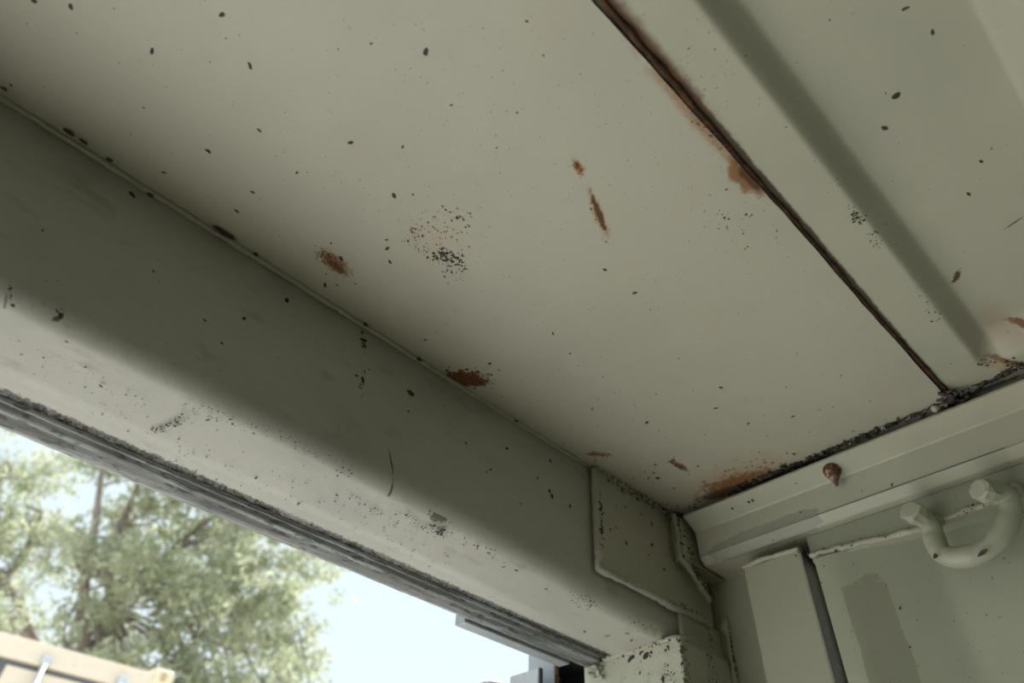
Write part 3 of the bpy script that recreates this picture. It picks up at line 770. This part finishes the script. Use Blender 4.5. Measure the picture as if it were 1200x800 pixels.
def tree(label, base, trunks, tips, rad, nleaf):
    t = thing('tree', base, label, 'tree')
    b = bmesh.new()
    nodes = []
    for tk in trunks:
        p = spline(tk, 6); k = len(p)
        r0 = .12
        tube(b, p, [r0 * (1 - .75 * i / k) for i in range(k)], 10, .08)
        nodes += p[k // 3:]
    obj('trunk', b, bark, t)
    b = bmesh.new()
    for c in tips:
        c = Vector(c)
        cand = [q for q in nodes if q.z < c.z - .1] or nodes
        s = min(cand, key=lambda q: (q - c).length + R.uniform(0, .6))
        mdl = s.lerp(c, .55) + Vector((R.uniform(-.2, .2), R.uniform(-.2, .2), -.12 * (c - s).length))
        pp = spline([s, mdl, c], 5)
        tube(b, pp, [max(.006, .032 * (1 - i / len(pp))) for i in range(len(pp))], 5, .1)
        for _ in range(5):
            e = c + Vector([R.gauss(0, rad * .7) for _ in range(3)]); tube(b, [pp[-3], pp[-3].lerp(e, .6) + Vector((0, 0, .08)), e], [.012, .008, .003], 4)
    obj('branch', b, bark, t)
    V = []; F = []
    off = Vector((0, 0, ZC)) - t.location
    for c in tips:
        sub = rng.normal(0, 1, (9, 3)) * np.array([rad, rad, rad * .75]) * .75
        m = nleaf
        which = rng.integers(0, 9, m)
        pos = np.array(c) + sub[which] + rng.normal(0, 1, (m, 3)) * np.array([.17, .17, .14]) * rad * 2.0
        d = rng.normal(0, 1, (m, 3)) + np.array([0, 0, -.5]) + sub[which] * .8; d /= np.linalg.norm(d, axis=1)[:, None]
        s = np.cross(d, rng.normal(0, 1, (m, 3))); s /= np.linalg.norm(s, axis=1)[:, None]
        L = rng.uniform(.10, .24, m)[:, None]; w = rng.uniform(.018, .040, m)[:, None]
        i0 = len(V)
        quad = np.stack([pos - d * L * .5, pos + s * w, pos + d * L * .5, pos - s * w], 1).reshape(-1, 3) + np.array(off)
        V += quad.tolist(); F += [(i0 + 4 * k, i0 + 4 * k + 1, i0 + 4 * k + 2, i0 + 4 * k + 3) for k in range(m)]
    me = bpy.data.meshes.new('foliage'); me.from_pydata(V, [], F); me.update(); me.materials.append(leaf_m)
    o = bpy.data.objects.new('foliage', me); COL.objects.link(o); o.parent = t
    return t
def at(px, py, Y): return on(1, Y, px, py)
def inside(px, py, poly):
    r = False; j = len(poly) - 1
    for i in range(len(poly)):
        (xi, yi), (xj, yj) = poly[i], poly[j]
        if (yi > py) != (yj > py) and px < (xj - xi) * (py - yi) / (yj - yi) + xi: r = not r
        j = i
    return r
def scatter(poly, n, Y0, Y1, mind, gaps=()):
    out = []; k = 0
    xs = [p[0] for p in poly]; ys_ = [p[1] for p in poly]
    while len(out) < n and k < 6000:
        k += 1; p = (R.uniform(min(xs), max(xs)), R.uniform(min(ys_), max(ys_)))
        if not inside(*p, poly): continue
        if any((p[0] - g[0]) ** 2 + (p[1] - g[1]) ** 2 < g[2] ** 2 for g in gaps): continue
        c = at(p[0], p[1], R.uniform(Y0, Y1))
        if any((c - q).length < mind for q in out): continue
        out.append(c)
    return out
YT = 13.5
R.seed(21)
b1 = at(105, 800, YT); b1.z = GZ
main_poly = [(95, 560), (150, 520), (140, 420), (230, 330), (330, 430), (360, 560), (372, 640), (388, 690), (375, 760), (380, 860), (300, 900), (60, 880), (70, 700)]
gaps = [(88, 560, 26), (75, 612, 26), (175, 628, 22), (195, 645, 20), (90, 690, 22), (150, 705, 20), (210, 730, 22), (260, 640, 15), (315, 690, 13), (345, 640, 10), (155, 660, 18), (270, 770, 22), (165, 765, 20), (372, 725, 8)]
tips = scatter(main_poly, 130, YT - 1.7, YT + 1.3, .36, gaps)
tree('broad pale green tree with a brown trunk behind the tan container', b1,
     [[b1, at(112, 760, YT), at(128, 700, YT), at(133, 640, YT), at(165, 560, YT), at(200, 470, YT)], [at(112, 760, YT), at(150, 690, YT + .3), at(205, 640, YT + .4), at(270, 590, YT + .5)], [at(100, 780, YT), at(98, 690, YT - .3), at(112, 610, YT - .3), at(120, 540, YT - .2)], [at(125, 790, YT + .8), at(205, 735, YT + .9), at(290, 705, YT + .9), at(340, 690, YT + .8)]],
     tips, .35, 300)
YT2 = 18.0
b2 = at(-60, 830, YT2); b2.z = GZ
left_poly = [(-160, 560), (-60, 520), (10, 530), (42, 505), (70, 530), (60, 570), (85, 640), (60, 720), (40, 800), (-160, 820)]
tips2 = scatter(left_poly, 46, YT2 - 1.0, YT2 + 1.5, .55, [(30, 560, 12), (20, 505, 14), (60, 690, 14), (25, 700, 12), (20, 625, 10)])
tree('pale green tree cut off by the photo edge with a leaning dark branch', b2,
     [[b2, at(-40, 720, YT2), at(-20, 620, YT2), at(10, 540, YT2)], [at(60, 800, YT2), at(38, 745, YT2), at(12, 690, YT2), at(-22, 640, YT2)], [at(-40, 720, YT2), at(20, 660, YT2), at(50, 600, YT2)]],
     tips2, .42, 300)
